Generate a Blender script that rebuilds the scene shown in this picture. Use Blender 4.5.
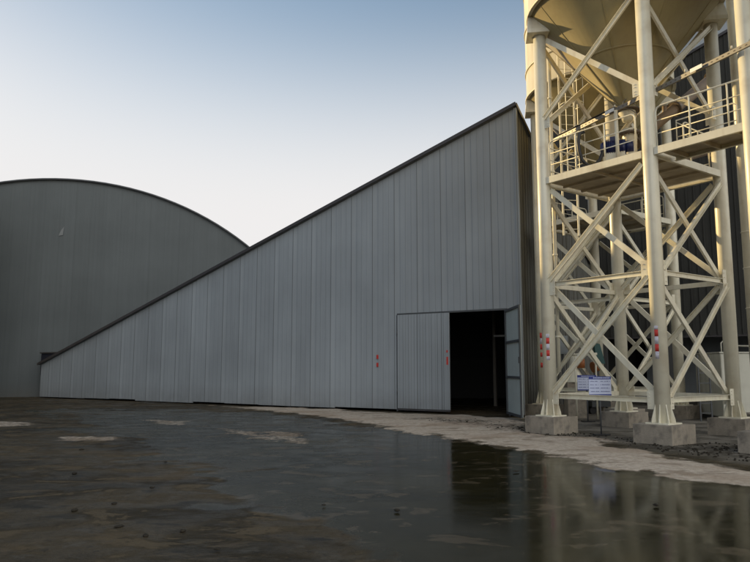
import bpy, bmesh, math, random
import numpy as np
from mathutils import Vector, Matrix, Quaternion, noise
R = math.radians
random.seed(7)
for o in list(bpy.data.objects): bpy.data.objects.remove(o)
sc = bpy.context.scene
COL = sc.collection

# ------------------------------------------------------------------ camera
cam_d = bpy.data.cameras.new('camera'); cam = bpy.data.objects.new('camera', cam_d); COL.objects.link(cam)
cam.location = (0, 0, 1.6); cam.rotation_euler = (R(90) + 0.125, 0, 0)
cam_d.sensor_width = 36; cam_d.lens = 693 / 750 * 36; cam_d.clip_end = 2000; cam_d.clip_start = .05
sc.camera = cam
# ------------------------------------------------------------------ light
SUN = Vector((-.785, .62, 0)).normalized()
ELEV = R(13.5)
SKYK, SKYS = 12.0, .132
DUST, AIR, OZ = .5, 1.0, 1.0
w = bpy.data.worlds.new('World'); sc.world = w; w.use_nodes = True
nt = w.node_tree; bg = nt.nodes['Background']
sky = nt.nodes.new('ShaderNodeTexSky'); sky.sky_type = 'NISHITA'; sky.sun_disc = False
sky.sun_elevation = ELEV; sky.sun_rotation = math.atan2(SUN.x, SUN.y)
sky.air_density = AIR; sky.dust_density = DUST; sky.ozone_density = OZ
# haze evens the sky out: the bright veil round the sun is compressed, c -> c / (1 + c / K)
dv_ = nt.nodes.new('ShaderNodeVectorMath'); dv_.operation = 'SCALE'; dv_.inputs['Scale'].default_value = 1 / SKYK; nt.links.new(sky.outputs[0], dv_.inputs[0])
ad_ = nt.nodes.new('ShaderNodeVectorMath'); ad_.operation = 'ADD'; ad_.inputs[1].default_value = (1, 1, 1); nt.links.new(dv_.outputs[0], ad_.inputs[0])
qt_ = nt.nodes.new('ShaderNodeVectorMath'); qt_.operation = 'DIVIDE'; nt.links.new(sky.outputs[0], qt_.inputs[0]); nt.links.new(ad_.outputs[0], qt_.inputs[1])
# pale haze lying over the horizon
sx_ = nt.nodes.new('ShaderNodeSeparateXYZ'); tc_ = nt.nodes.new('ShaderNodeTexCoord'); nt.links.new(tc_.outputs['Generated'], sx_.inputs[0])
hz_ = nt.nodes.new('ShaderNodeMapRange'); hz_.interpolation_type = 'SMOOTHSTEP'; hz_.inputs[1].default_value = .52; hz_.inputs[2].default_value = .2; hz_.inputs[3].default_value = 0; hz_.inputs[4].default_value = 1
nt.links.new(sx_.outputs[2], hz_.inputs[0])
mh_ = nt.nodes.new('ShaderNodeMix'); mh_.data_type = 'RGBA'; nt.links.new(hz_.outputs[0], mh_.inputs[0]); nt.links.new(qt_.outputs[0], mh_.inputs[6]); mh_.inputs[7].default_value = (4.35, 4.27, 4.25, 1)
# bright patch added to the sky behind the camera, filling the shaded sides
dt_ = nt.nodes.new('ShaderNodeVectorMath'); dt_.operation = 'DOT_PRODUCT'; dt_.inputs[1].default_value = Vector((.5, -.80, .30)).normalized(); nt.links.new(tc_.outputs['Generated'], dt_.inputs[0])
cl_ = nt.nodes.new('ShaderNodeMapRange'); cl_.interpolation_type = 'SMOOTHSTEP'; cl_.inputs[1].default_value = .35; cl_.inputs[2].default_value = .95; cl_.inputs[3].default_value = 0; cl_.inputs[4].default_value = 1
nt.links.new(dt_.outputs['Value'], cl_.inputs[0])
mc_ = nt.nodes.new('ShaderNodeMix'); mc_.data_type = 'RGBA'; nt.links.new(cl_.outputs[0], mc_.inputs[0]); nt.links.new(mh_.outputs[2], mc_.inputs[6]); mc_.inputs[7].default_value = (9.4, 9.4, 9.2, 1)
nt.links.new(mc_.outputs[2], bg.inputs[0]); bg.inputs[1].default_value = SKYS
sl = bpy.data.lights.new('sun', 'SUN'); sl.energy = 3.7; sl.angle = R(.6); sl.color = (1, .73, .34)
so = bpy.data.objects.new('sun', sl); COL.objects.link(so)
sd = Vector((SUN.x * math.cos(ELEV), SUN.y * math.cos(ELEV), math.sin(ELEV)))
so.rotation_euler = sd.to_track_quat('Z', 'Y').to_euler()
sc.render.engine = 'CYCLES'
sc.view_settings.view_transform = 'Standard'; sc.view_settings.look = 'None'
sc.view_settings.exposure = .6; sc.view_settings.gamma = 1
try: sc.view_settings.use_curve_mapping = False
except Exception: pass
try: sc.cycles.max_bounces = 8
except Exception: pass

# ------------------------------------------------------------------ materials
def mat(name, color, rough=.5, metal=0, var=.12, scale=3., streak=0., dark=(.05, .045, .04), spec=.5, bump=0., grime=0., gscale=1.2, coord='Object', fine=0.):
    m = bpy.data.materials.new(name); m.use_nodes = True
    n = m.node_tree.nodes; L = m.node_tree.links; b = n['Principled BSDF']
    b.inputs['Roughness'].default_value = rough; b.inputs['Metallic'].default_value = metal
    b.inputs['Specular IOR Level'].default_value = spec
    tc = n.new('ShaderNodeTexCoord')
    nz = n.new('ShaderNodeTexNoise'); nz.inputs['Scale'].default_value = scale; nz.inputs['Detail'].default_value = 8
    nz.inputs['Roughness'].default_value = .65
    L.new(tc.outputs[coord], nz.inputs['Vector'])
    mr = n.new('ShaderNodeMapRange'); mr.inputs[1].default_value = .25; mr.inputs[2].default_value = .75
    mr.inputs[3].default_value = 1 - var; mr.inputs[4].default_value = 1 + var
    L.new(nz.outputs[0], mr.inputs[0])
    mul = n.new('ShaderNodeMix'); mul.data_type = 'RGBA'; mul.blend_type = 'MULTIPLY'; mul.inputs[0].default_value = 1
    mul.inputs[6].default_value = (*color, 1); L.new(mr.outputs[0], mul.inputs[7])
    out = mul.outputs[2]
    def layer(vecscale, lo, hi, amt, out):
        mp = n.new('ShaderNodeMapping'); mp.inputs['Scale'].default_value = vecscale
        L.new(tc.outputs[coord], mp.inputs[0])
        z = n.new('ShaderNodeTexNoise'); z.inputs['Scale'].default_value = 1; z.inputs['Detail'].default_value = 6
        L.new(mp.outputs[0], z.inputs['Vector'])
        r = n.new('ShaderNodeMapRange'); r.inputs[1].default_value = lo; r.inputs[2].default_value = hi
        r.inputs[3].default_value = 0; r.inputs[4].default_value = amt
        L.new(z.outputs[0], r.inputs[0])
        x = n.new('ShaderNodeMix'); x.data_type = 'RGBA'; L.new(r.outputs[0], x.inputs[0])
        L.new(out, x.inputs[6]); x.inputs[7].default_value = (*dark, 1)
        return x.outputs[2]
    if streak: out = layer((9, 9, .35), .50, .8, streak, out)
    if grime: out = layer((gscale,) * 3, .52, .72, grime, out)
    L.new(out, b.inputs['Base Color'])
    rr = n.new('ShaderNodeMapRange'); rr.inputs[3].default_value = max(.02, rough - .1); rr.inputs[4].default_value = min(1, rough + .12)
    L.new(nz.outputs[0], rr.inputs[0]); L.new(rr.outputs[0], b.inputs['Roughness'])
    if bump:
        z = n.new('ShaderNodeTexNoise'); z.inputs['Scale'].default_value = fine or scale * 6; z.inputs['Detail'].default_value = 6
        L.new(tc.outputs[coord], z.inputs['Vector'])
        bp = n.new('ShaderNodeBump'); bp.inputs['Strength'].default_value = bump; bp.inputs['Distance'].default_value = .02
        L.new(z.outputs[0], bp.inputs['Height']); L.new(bp.outputs[0], b.inputs['Normal'])
    return m

M = {}
M['cream'] = mat('cream_paint', (.73, .695, .56), .36, var=.07, scale=2.5, streak=.30, grime=.30, gscale=2.2, dark=(.36, .26, .15))
M['shell'] = mat('silo_paint', (.70, .64, .48), .42, var=.08, scale=1.2, streak=.35, grime=.25, dark=(.28, .21, .12))
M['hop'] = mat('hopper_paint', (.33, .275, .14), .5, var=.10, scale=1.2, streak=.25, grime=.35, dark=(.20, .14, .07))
M['deck'] = mat('deck_plate', (.42, .36, .27), .6, var=.2, scale=4, grime=.5, dark=(.10, .07, .045))
M['clad'] = None
M['concrete'] = mat('concrete', (.30, .262, .21), .85, var=.22, scale=5, streak=.35, grime=.65, gscale=4, dark=(.07, .065, .06), bump=.5)
M['dark'] = mat('dark_trim', (.045, .042, .045), .5, var=.2, scale=3)
M['frame'] = mat('dark_frame', (.06, .065, .07), .5, var=.15)
M['panel'] = mat('door_back_panel', (.42, .47, .45), .5, var=.08, scale=2, streak=.2, dark=(.2, .22, .2))
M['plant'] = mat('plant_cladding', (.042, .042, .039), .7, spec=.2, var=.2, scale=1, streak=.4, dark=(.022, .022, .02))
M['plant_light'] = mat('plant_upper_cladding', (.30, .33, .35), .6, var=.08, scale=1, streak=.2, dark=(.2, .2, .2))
M['plant_patch'] = mat('dull_patch', (.17, .18, .185), .6)
M['navy'] = mat('navy_sheet', (.022, .025, .04), .6, spec=.2)
M['black'] = mat('black_rubber', (.015, .015, .016), .5)
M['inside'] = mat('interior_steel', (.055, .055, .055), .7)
M['blue'] = mat('blue_enamel', (.012, .02, .09), .35, var=.2)
M['brown'] = mat('conveyor_paint', (.22, .165, .115), .5, var=.2, streak=.2, grime=.5, dark=(.10, .06, .04))
M['galv'] = mat('galvanised_steel', (.19, .175, .15), .45, metal=.3, var=.15, scale=8)
M['white'] = mat('white_label', (.80, .80, .78), .5, var=.03)
M['faded'] = mat('faded_white_tape', (.52, .50, .56), .5, var=.2, scale=14, grime=.4, gscale=20)
M['red'] = mat('red_reflector', (.50, .04, .03), .5, var=.25, scale=14)
M['orange'] = mat('orange_paint', (.33, .11, .03), .5, var=.15, grime=.3)
M['teal'] = mat('teal_paint', (.025, .09, .085), .5, var=.15, grime=.3)
M['tank'] = mat('tank_paint', (.55, .54, .46), .5, var=.08, streak=.3, grime=.25, dark=(.25, .22, .17))
M['signblue'] = mat('sign_blue', (.02, .035, .22), .4, var=.05)
M['signwhite'] = mat('sign_white', (.50, .55, .72), .4, var=.05)
M['signink'] = mat('sign_ink', (.12, .14, .30), .5, var=.05)
M['flange'] = mat('rusty_flange', (.12, .09, .065), .7, var=.3, scale=10)
M['stone'] = mat('mud_clod', (.028, .024, .018), .9, spec=.15, var=.3, scale=20)
M['asphaltroof'] = mat('roof_sheet', (.16, .17, .18), .5, var=.1, streak=.2)

def cladding(name, color, panel=1.0, seamdark=.45, vscale=1.0, minor=1.0):
    """painted steel cladding: sheet-to-sheet tone differences, faint vertical dirt, dull smears"""
    m = bpy.data.materials.new(name); m.use_nodes = True
    n = m.node_tree.nodes; L = m.node_tree.links; b = n['Principled BSDF']
    b.inputs['Roughness'].default_value = .55; b.inputs['Specular IOR Level'].default_value = .22
    tc = n.new('ShaderNodeTexCoord'); sp = n.new('ShaderNodeSeparateXYZ'); L.new(tc.outputs['Object'], sp.inputs[0])
    dv = n.new('ShaderNodeMath'); dv.operation = 'DIVIDE'; dv.inputs[1].default_value = panel; L.new(sp.outputs[0], dv.inputs[0])
    fl = n.new('ShaderNodeMath'); fl.operation = 'FLOOR'; L.new(dv.outputs[0], fl.inputs[0])
    wn = n.new('ShaderNodeTexWhiteNoise'); wn.noise_dimensions = '1D'; L.new(fl.outputs[0], wn.inputs['W'])
    r1 = n.new('ShaderNodeMapRange'); r1.inputs[3].default_value = .96; r1.inputs[4].default_value = 1.03; L.new(wn.outputs[0], r1.inputs[0])
    fr = n.new('ShaderNodeMath'); fr.operation = 'FRACT'; L.new(dv.outputs[0], fr.inputs[0])
    # dark line at the lap joint of each sheet
    lt = n.new('ShaderNodeMath'); lt.operation = 'LESS_THAN'; lt.inputs[1].default_value = .035 / panel; L.new(fr.outputs[0], lt.inputs[0])
    mp = n.new('ShaderNodeMapping'); mp.inputs['Scale'].default_value = (6, 6, .25 * vscale); L.new(tc.outputs['Object'], mp.inputs[0])
    nz = n.new('ShaderNodeTexNoise'); nz.inputs['Scale'].default_value = 1; nz.inputs['Detail'].default_value = 7; L.new(mp.outputs[0], nz.inputs['Vector'])
    r2 = n.new('ShaderNodeMapRange'); r2.inputs[1].default_value = .3; r2.inputs[2].default_value = .75; r2.inputs[3].default_value = 1.03; r2.inputs[4].default_value = .93
    L.new(nz.outputs[0], r2.inputs[0])
    nb = n.new('ShaderNodeTexNoise'); nb.inputs['Scale'].default_value = .35; nb.inputs['Detail'].default_value = 5; L.new(tc.outputs['Object'], nb.inputs['Vector'])
    r3 = n.new('ShaderNodeMapRange'); r3.inputs[1].default_value = .3; r3.inputs[2].default_value = .7; r3.inputs[3].default_value = .88; r3.inputs[4].default_value = 1.08
    L.new(nb.outputs[0], r3.inputs[0])
    m1 = n.new('ShaderNodeMath'); m1.operation = 'MULTIPLY'; L.new(r1.outputs[0], m1.inputs[0]); L.new(r2.outputs[0], m1.inputs[1])
    m2 = n.new('ShaderNodeMath'); m2.operation = 'MULTIPLY'; L.new(m1.outputs[0], m2.inputs[0]); L.new(r3.outputs[0], m2.inputs[1])
    sm = n.new('ShaderNodeMapRange'); sm.inputs[3].default_value = 1; sm.inputs[4].default_value = seamdark; L.new(lt.outputs[0], sm.inputs[0])
    m3 = n.new('ShaderNodeMath'); m3.operation = 'MULTIPLY'; L.new(m2.outputs[0], m3.inputs[0]); L.new(sm.outputs[0], m3.inputs[1])
    # darker thin lines along the small ribs between the laps
    q4 = n.new('ShaderNodeMath'); q4.operation = 'MULTIPLY'; q4.inputs[1].default_value = 4; L.new(dv.outputs[0], q4.inputs[0])
    f4 = n.new('ShaderNodeMath'); f4.operation = 'FRACT'; L.new(q4.outputs[0], f4.inputs[0])
    l4 = n.new('ShaderNodeMath'); l4.operation = 'LESS_THAN'; l4.inputs[1].default_value = .13; L.new(f4.outputs[0], l4.inputs[0])
    s4 = n.new('ShaderNodeMapRange'); s4.inputs[3].default_value = 1; s4.inputs[4].default_value = minor; L.new(l4.outputs[0], s4.inputs[0])
    m5 = n.new('ShaderNodeMath'); m5.operation = 'MULTIPLY'; L.new(m3.outputs[0], m5.inputs[0]); L.new(s4.outputs[0], m5.inputs[1]); m3 = m5
    mx = n.new('ShaderNodeMix'); mx.data_type = 'RGBA'; mx.blend_type = 'MULTIPLY'; mx.inputs[0].default_value = 1
    mx.inputs[6].default_value = (*color, 1); L.new(m3.outputs[0], mx.inputs[7])
    # splashed mud near the ground
    rz = n.new('ShaderNodeMapRange'); rz.inputs[1].default_value = .9; rz.inputs[2].default_value = 0; rz.inputs[3].default_value = 0; rz.inputs[4].default_value = .5
    L.new(sp.outputs[2], rz.inputs[0])
    ns = n.new('ShaderNodeTexNoise'); ns.inputs['Scale'].default_value = 2.2; ns.inputs['Detail'].default_value = 8; L.new(tc.outputs['Object'], ns.inputs['Vector'])
    mm = n.new('ShaderNodeMath'); mm.operation = 'MULTIPLY'; L.new(rz.outputs[0], mm.inputs[0]); L.new(ns.outputs[0], mm.inputs[1])
    md = n.new('ShaderNodeMix'); md.data_type = 'RGBA'; L.new(mm.outputs[0], md.inputs[0]); L.new(mx.outputs[2], md.inputs[6]); md.inputs[7].default_value = (.10, .085, .065, 1)
    L.new(md.outputs[2], b.inputs['Base Color'])
    # sheets are never quite flat
    mb_ = n.new('ShaderNodeMapping'); mb_.inputs['Scale'].default_value = (1.6, 1.6, .5); L.new(tc.outputs['Object'], mb_.inputs[0])
    no = n.new('ShaderNodeTexNoise'); no.inputs['Scale'].default_value = 1; no.inputs['Detail'].default_value = 3; L.new(mb_.outputs[0], no.inputs['Vector'])
    bp = n.new('ShaderNodeBump'); bp.inputs['Strength'].default_value = .35; bp.inputs['Distance'].default_value = .06; L.new(no.outputs[0], bp.inputs['Height']); L.new(bp.outputs[0], b.inputs['Normal'])
    return m
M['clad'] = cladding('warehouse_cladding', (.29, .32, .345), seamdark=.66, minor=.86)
M['clad_shaded'] = cladding('warehouse_cladding_shaded', (.18, .178, .158), seamdark=.95)  # same sheet as the front, with the end wall's shade put into its colour
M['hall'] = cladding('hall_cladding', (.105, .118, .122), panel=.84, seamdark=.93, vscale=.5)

# ------------------------------------------------------------------ mesh helpers
class MB:
    def __init__(s): s.bm = bmesh.new()
    def box(s, x0, x1, y0, y1, z0, z1, mtx=None):
        vs = [s.bm.verts.new(p) for p in ((x0,y0,z0),(x1,y0,z0),(x1,y1,z0),(x0,y1,z0),(x0,y0,z1),(x1,y0,z1),(x1,y1,z1),(x0,y1,z1))]
        if mtx is not None:
            for v in vs: v.co = mtx @ v.co
        for f in ((0,3,2,1),(4,5,6,7),(0,1,5,4),(1,2,6,5),(2,3,7,6),(3,0,4,7)): s.bm.faces.new([vs[i] for i in f])
        return s
    def prism(s, p0, p1, prof, up=(0,0,1)):
        """sweep a closed 2-D profile (side, up) from p0 to p1"""
        p0, p1, up = Vector(p0), Vector(p1), Vector(up)
        d = (p1 - p0).normalized(); sx = d.cross(up)
        if sx.length < 1e-4: sx = d.cross(Vector((1, 0, 0)))
        sx.normalize(); uy = sx.cross(d).normalized()
        a = [s.bm.verts.new(p0 + sx * u + uy * v) for u, v in prof]
        b = [s.bm.verts.new(p1 + sx * u + uy * v) for u, v in prof]
        k = len(prof)
        for i in range(k): s.bm.faces.new((a[i], a[(i+1) % k], b[(i+1) % k], b[i]))
        s.bm.faces.new(a[::-1]); s.bm.faces.new(b)
        return s
    def bar(s, p0, p1, w, h, up=(0,0,1)):
        return s.prism(p0, p1, ((-w/2,-h/2),(w/2,-h/2),(w/2,h/2),(-w/2,h/2)), up)
    def channel(s, p0, p1, out, w=.13, d=.065, t=.011):
        """C section: web of width w in the plane, flanges of depth d towards `out`"""
        prof = [(-w/2, 0), (w/2, 0), (w/2, d), (w/2 - t, d), (w/2 - t, t), (-w/2 + t, t), (-w/2 + t, d), (-w/2, d)]
        return s.prism(p0, p1, prof, out)
    def tube(s, pts, r, n=12, cap=True):
        pts = [Vector(p) for p in pts]; rs = r if isinstance(r, (list, tuple)) else [r] * len(pts)
        d0 = (pts[1] - pts[0]).normalized()
        u = d0.cross(Vector((0, 0, 1)));  u = u if u.length > 1e-3 else d0.cross(Vector((1, 0, 0))); u.normalize()
        rings = []
        for i, p in enumerate(pts):
            d = (pts[min(i+1, len(pts)-1)] - pts[max(i-1, 0)]).normalized()
            u = (u - d * u.dot(d)).normalized(); v = d.cross(u)
            rings.append([s.bm.verts.new(p + (u * math.cos(a) + v * math.sin(a)) * rs[i]) for a in [2*math.pi*k/n for k in range(n)]])
        for a, b in zip(rings, rings[1:]):
            for k in range(n):
                f = s.bm.faces.new((a[k], a[(k+1) % n], b[(k+1) % n], b[k])); f.smooth = True
        if cap: s.bm.faces.new(rings[0][::-1]); s.bm.faces.new(rings[-1])
        return s
    def lathe(s, c, prof, n=48, a0=0, a1=2*math.pi, smooth=True):
        """profile of (radius, z) swung about the vertical through c"""
        full = abs(a1 - a0 - 2*math.pi) < 1e-6; cols = []
        for k in range(n if full else n + 1):
            a = a0 + (a1 - a0) * k / n
            cols.append([s.bm.verts.new((c[0] + r*math.cos(a), c[1] + r*math.sin(a), c[2] + z)) for r, z in prof])
        m = len(cols)
        for k in range(m if full else m - 1):
            A, B = cols[k], cols[(k+1) % m]
            for j in range(len(prof) - 1):
                f = s.bm.faces.new((A[j], B[j], B[j+1], A[j+1])); f.smooth = smooth
        return s
    def poly(s, pts, t):
        """flat polygon given thickness along vector t"""
        t = Vector(t); a = [s.bm.verts.new(Vector(p)) for p in pts]; b = [s.bm.verts.new(Vector(p) + t) for p in pts]
        k = len(pts); s.bm.faces.new(a[::-1]); s.bm.faces.new(b)
        for i in range(k): s.bm.faces.new((a[i], a[(i+1) % k], b[(i+1) % k], b[i]))
        return s
    def bolts(s, pts, ax):
        for p in pts: s.tube([Vector(p) - Vector(ax) * .022, Vector(p) + Vector(ax) * .022], .014, 6)
        return s
    def build(s, name, m, parent=None, bevel=0, **kw):
        bmesh.ops.recalc_face_normals(s.bm, faces=s.bm.faces)
        me = bpy.data.meshes.new(name); s.bm.to_mesh(me); s.bm.free()
        o = bpy.data.objects.new(name, me); COL.objects.link(o); me.materials.append(m)
        if parent: o.parent = parent
        if bevel:
            bv = o.modifiers.new('bevel', 'BEVEL'); bv.width = bevel; bv.segments = 2; bv.limit_method = 'ANGLE'
        for k, v in kw.items(): o[k] = v
        return o
def thing(name, label, cat, loc=(0,0,0), rz=0, group=None):
    o = bpy.data.objects.new(name, None); COL.objects.link(o); o.empty_display_size = .2
    o.location = loc; o.rotation_euler = (0, 0, rz); o['label'] = label; o['category'] = cat
    if group: o['group'] = group
    return o
def tag(o, label, cat, group=None):
    o['label'] = label; o['category'] = cat
    if group: o['group'] = group
    return o
def copy_tree(o, parent=None):
    c = o.copy(); COL.objects.link(c); c.parent = parent
    for ch in [x for x in bpy.data.objects if x.parent == o and x != c]: copy_tree(ch, c)
    return c
def catenary(p0, p1, sag, n=14):
    p0, p1 = Vector(p0), Vector(p1)
    return [p0.lerp(p1, i/n) - Vector((0, 0, sag * 4 * (i/n) * (1 - i/n))) for i in range(n + 1)]

# ------------------------------------------------------------------ ground
WATER = [(-12.41,27.72),(-9.09,28.41),(-6.01,26.44),(-2.58,24.21),(-0.76,21.48),(0.65,18.39),(1.74,16.43),(2.55,14.47),(3.39,13.01),(3.87,11.7),(4.38,10.94),(5.13,9.75),(6.18,8.43),(9,6),(9,-3),(0.08,-3),(-.3,4.5),(-.35,6.01),(-0.68,7.61),(-1.77,10.09),(-4.72,14.84),(-8.92,19.99)]
STRIP = [(-6.89,30.3),(-1.77,27.72),(0.71,25.0),(2.61,24.46),(4.4,22.99),(3.91,17.82),(4.96,16.31),(5.15,13.78),(5.64,12.32),(6.09,11.25),(6.94,9.44),(9,7.2),(9,6),(6.18,8.43),(5.13,9.75),(4.38,10.94),(3.87,11.7),(3.39,13.01),(2.55,14.47),(1.74,16.43),(0.65,18.39),(-0.76,21.48),(-2.63,24.73)]
PATCH = [[(-4.42,19.16),(-3.57,18.69),(-2.37,16.78),(-2.03,15.44),(-2.77,16.31),(-3.55,17.55)],
 [(-2.94,18.39),(-2.02,17.82),(-1.66,17.03),(-1.8,16.54),(-1.39,15.65),(-1.42,15.04),(-1.96,15.44),(-2.76,17.29)],
 [(-7.19,22.32),(-5.76,21.48),(-5.52,19.99),(-6.2,20.34)],[(-12.89,21.89),(-10.26,21.09),(-9.72,19.32),(-11.36,19.32)],
 [(-7.48,16.78),(-5.73,16.54),(-5.46,15.65),(-6.97,15.65)]]
DEEP = [(1.0,20),(2.55,14.47),(3.39,13.01),(3.87,11.7),(4.38,10.94),(5.13,9.75),(6.18,8.43),(9,6),(9,-3),(0.9,-3),(.8,6),(.6,10),(.2,15)]
PADS_ZONE = [(3.5,22.5),(3.36,19.0),(4.16,17.29),(5.34,16.0),(5.35,14.29),(5.96,13.01),(6.5,11.7),(7.3,9.92),(10,7),(30,10),(30,40),(9,36),(5.2,23.3)]
def sdist(P, poly):
    """signed distance, positive inside"""
    poly = np.array(poly, float); n = len(poly); d = np.full(len(P), 1e9); ins = np.zeros(len(P), bool)
    for i in range(n):
        a, b = poly[i], poly[(i+1) % n]; e = b - a; w_ = P - a
        t = np.clip((w_ @ e) / (e @ e), 0, 1); d = np.minimum(d, np.linalg.norm(w_ - t[:, None] * e, axis=1))
        c = ((a[1] > P[:, 1]) != (b[1] > P[:, 1]))
        with np.errstate(divide='ignore', invalid='ignore'):
            xx = (b[0] - a[0]) * (P[:, 1] - a[1]) / (b[1] - a[1] + 1e-12) + a[0]
        ins ^= c & (P[:, 0] < xx)
    return np.where(ins, d, -d)
def axis(lo, hi, st, far):
    a = [lo]; 
    while a[-1] < hi: a.append(a[-1] + st)
    l = [lo - 1, lo - 4, lo - 12, lo - 40, lo - 120, -far][::-1]; h = [a[-1] + 1, a[-1] + 4, a[-1] + 12, a[-1] + 40, a[-1] + 120, far]
    return np.array(l + a + h)
xs = axis(-26, 20, .14, 600); ys = axis(2, 32, .11, 600)
X, Y = np.meshgrid(xs, ys); P = np.stack([X.ravel(), Y.ravel()], 1)
def fn(p, s, k=0): return noise.fractal(Vector((p[0]*s, p[1]*s, k)), .8, 2.1, 5)
near = (P[:, 0] > -28) & (P[:, 0] < 22) & (P[:, 1] > 0) & (P[:, 1] < 34)
nz1 = np.zeros(len(P)); nz2 = np.zeros(len(P)); nz3 = np.zeros(len(P))
for i in np.nonzero(near)[0]:
    x, y = P[i]; nz1[i] = fn((x * .75, y * .9), .8); nz2[i] = fn((x, y * .9), 2.2, 5); nz3[i] = fn((x * .55, y), .5, 9)
lf = np.clip((1.5 - P[:, 0]) / 3, 0, 1)
wd = sdist(P, WATER) + nz1 * (.35 + .9 * lf) + nz2 * (.14 + .3 * lf) + nz3 * lf * 1.6
deep = np.clip(.5 + (sdist(P, DEEP) + nz1 * .6) / 2.2, 0, 1)
DAMP = [(2.9,20.2),(3.5,18.2),(4.16,17.0),(5.34,16.4),(5.45,14.2),(6.1,12.9),(6.8,11.4),(7.6,9.6),(9.5,9),(9.5,12.5),(8.2,14.5),(6.6,15.6),(5.6,16.8),(4.9,18),(4.2,20.3)]
GRAV = [(1.2,22.6),(3.2,22.2),(3.7,20.8),(2.6,20.3),(1.6,21.6)]
dmp = np.clip(.5 + (np.maximum(sdist(P, DAMP), sdist(P, GRAV)) + nz1 * .5 + nz2 * .3) / .7, 0, 1)
water = np.clip(.5 + wd / (.35 + 1.6 * lf), 0, 1)
dry_sunlit = sdist(P, STRIP) + nz1 * .50 + nz2 * .34
dry_sunlit = np.clip(.5 + dry_sunlit / .6, 0, 1)
for q in PATCH: dry_sunlit = np.maximum(dry_sunlit, np.clip(.40 + (sdist(P, q) + nz2 * .34 + nz1 * .22 + nz3 * .1) / .9, 0, .60))
dry_sunlit = np.maximum(dry_sunlit, np.clip(sdist(P, [(2, 38.2), (13, 37.4), (16, 48), (2, 48)]) / .3, 0, 1))  # pale patch painted behind the warehouse as sunlit ground seen under the sheets
zone = np.clip(.5 + (sdist(P, PADS_ZONE) + nz1 * .4) / .8, 0, 1)
zz = (nz1 * .012 + nz2 * .004 + nz3 * .01) * near * (1 - water) + dry_sunlit * .018 - .012 * water - .004
zz[~near] = 0
me = bpy.data.meshes.new('ground'); nx, ny = len(xs), len(ys)
faces = [(j*nx+i, j*nx+i+1, (j+1)*nx+i+1, (j+1)*nx+i) for j in range(ny-1) for i in range(nx-1)]
me.from_pydata([(float(a), float(b), float(c)) for (a, b), c in zip(P, zz)], [], faces)
for nm, arr in (('water', water), ('dry_sunlit', dry_sunlit), ('zone', zone), ('deep', deep), ('damp', dmp)):
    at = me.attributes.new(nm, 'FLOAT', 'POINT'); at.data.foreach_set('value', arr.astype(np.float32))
me.polygons.foreach_set('use_smooth', [True] * len(faces))
ground = bpy.data.objects.new('ground', me); COL.objects.link(ground); ground['kind'] = 'structure'
gm = bpy.data.materials.new('yard_ground'); gm.use_nodes = True; me.materials.append(gm)
n = gm.node_tree.nodes; L = gm.node_tree.links; b = n['Principled BSDF']
tc = n.new('ShaderNodeTexCoord')
def N(scale, detail=8, rough=.6, sc3=(1, 1, 1), dist=0):
    mp = n.new('ShaderNodeMapping'); mp.inputs['Scale'].default_value = sc3; L.new(tc.outputs['Object'], mp.inputs[0])
    z = n.new('ShaderNodeTexNoise'); z.inputs['Scale'].default_value = scale; z.inputs['Detail'].default_value = detail
    z.inputs['Roughness'].default_value = rough; z.inputs['Distortion'].default_value = dist; L.new(mp.outputs[0], z.inputs['Vector']); return z.outputs[0]
def MR(x, a, b_, c, d):
    m = n.new('ShaderNodeMapRange'); m.interpolation_type = 'SMOOTHSTEP'
    for i, v in ((1, a), (2, b_), (3, c), (4, d)): m.inputs[i].default_value = v
    L.new(x, m.inputs[0]); return m.outputs[0]
def MX(f, a, b_):
    m = n.new('ShaderNodeMix'); m.data_type = 'RGBA'
    for i, v in ((0, f), (6, a), (7, b_)):
        if isinstance(v, (tuple, float, int)): m.inputs[i].default_value = v if not isinstance(v, tuple) else (*v, 1)
        else: L.new(v, m.inputs[i])
    return m.outputs[2]
def MA(op, a, b_):
    m = n.new('ShaderNodeMath'); m.operation = op
    for i, v in ((0, a), (1, b_)):
        if isinstance(v, (float, int)): m.inputs[i].default_value = v
        else: L.new(v, m.inputs[i])
    return m.outputs[0]
def AT(nm):
    a = n.new('ShaderNodeAttribute'); a.attribute_name = nm; return a.outputs['Fac']
big = N(.45, 9, .62, (.6, 1, 1), .6); mid = N(1.7, 9, .65, (.7, 1, 1), .4); fine = N(9, 8, .7); peb = N(38, 4, .6)
wat = MR(MA('ADD', AT('water'), MA('MULTIPLY', MA('SUBTRACT', mid, .5), .5)), .35, .65, 0, 1)
dry_sunlit_f = MR(MA('ADD', AT('dry_sunlit'), MA('MULTIPLY', MA('SUBTRACT', fine, .5), .9)), .35, .75, 0, 1)
zn = AT('zone')
mud = MX(MR(big, .44, .56, 0, 1), (.036, .029, .018), (.066, .052, .032))
mud = MX(MR(mid, .55, .60, 0, .75), mud, (.11, .086, .055))
mud = MX(MR(mid, .36, .42, .85, 0), mud, (.018, .016, .011))
mud = MX(MR(fine, .56, .64, 0, .6), mud, (.016, .015, .012))
mud = MX(MR(N(3.4, 9, .72, (.5, 1, 1), .8), .56, .62, 0, .6), mud, (.085, .075, .058))
mud = MX(MR(N(.9, 9, .7, (.45, 1, 1), 1.2), .56, .60, 0, .5), mud, (.10, .075, .045))
zc = MX(MR(mid, .40, .60, 0, 1), (.11, .10, .083), (.23, .21, .178))
zc = MX(MR(fine, .58, .66, 0, .6), zc, (.035, .032, .028))
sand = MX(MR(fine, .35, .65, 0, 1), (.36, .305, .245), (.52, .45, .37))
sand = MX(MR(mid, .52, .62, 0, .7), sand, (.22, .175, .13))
sand = MX(MR(big, .40, .50, .5, 0), sand, (.30, .225, .16))
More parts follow.
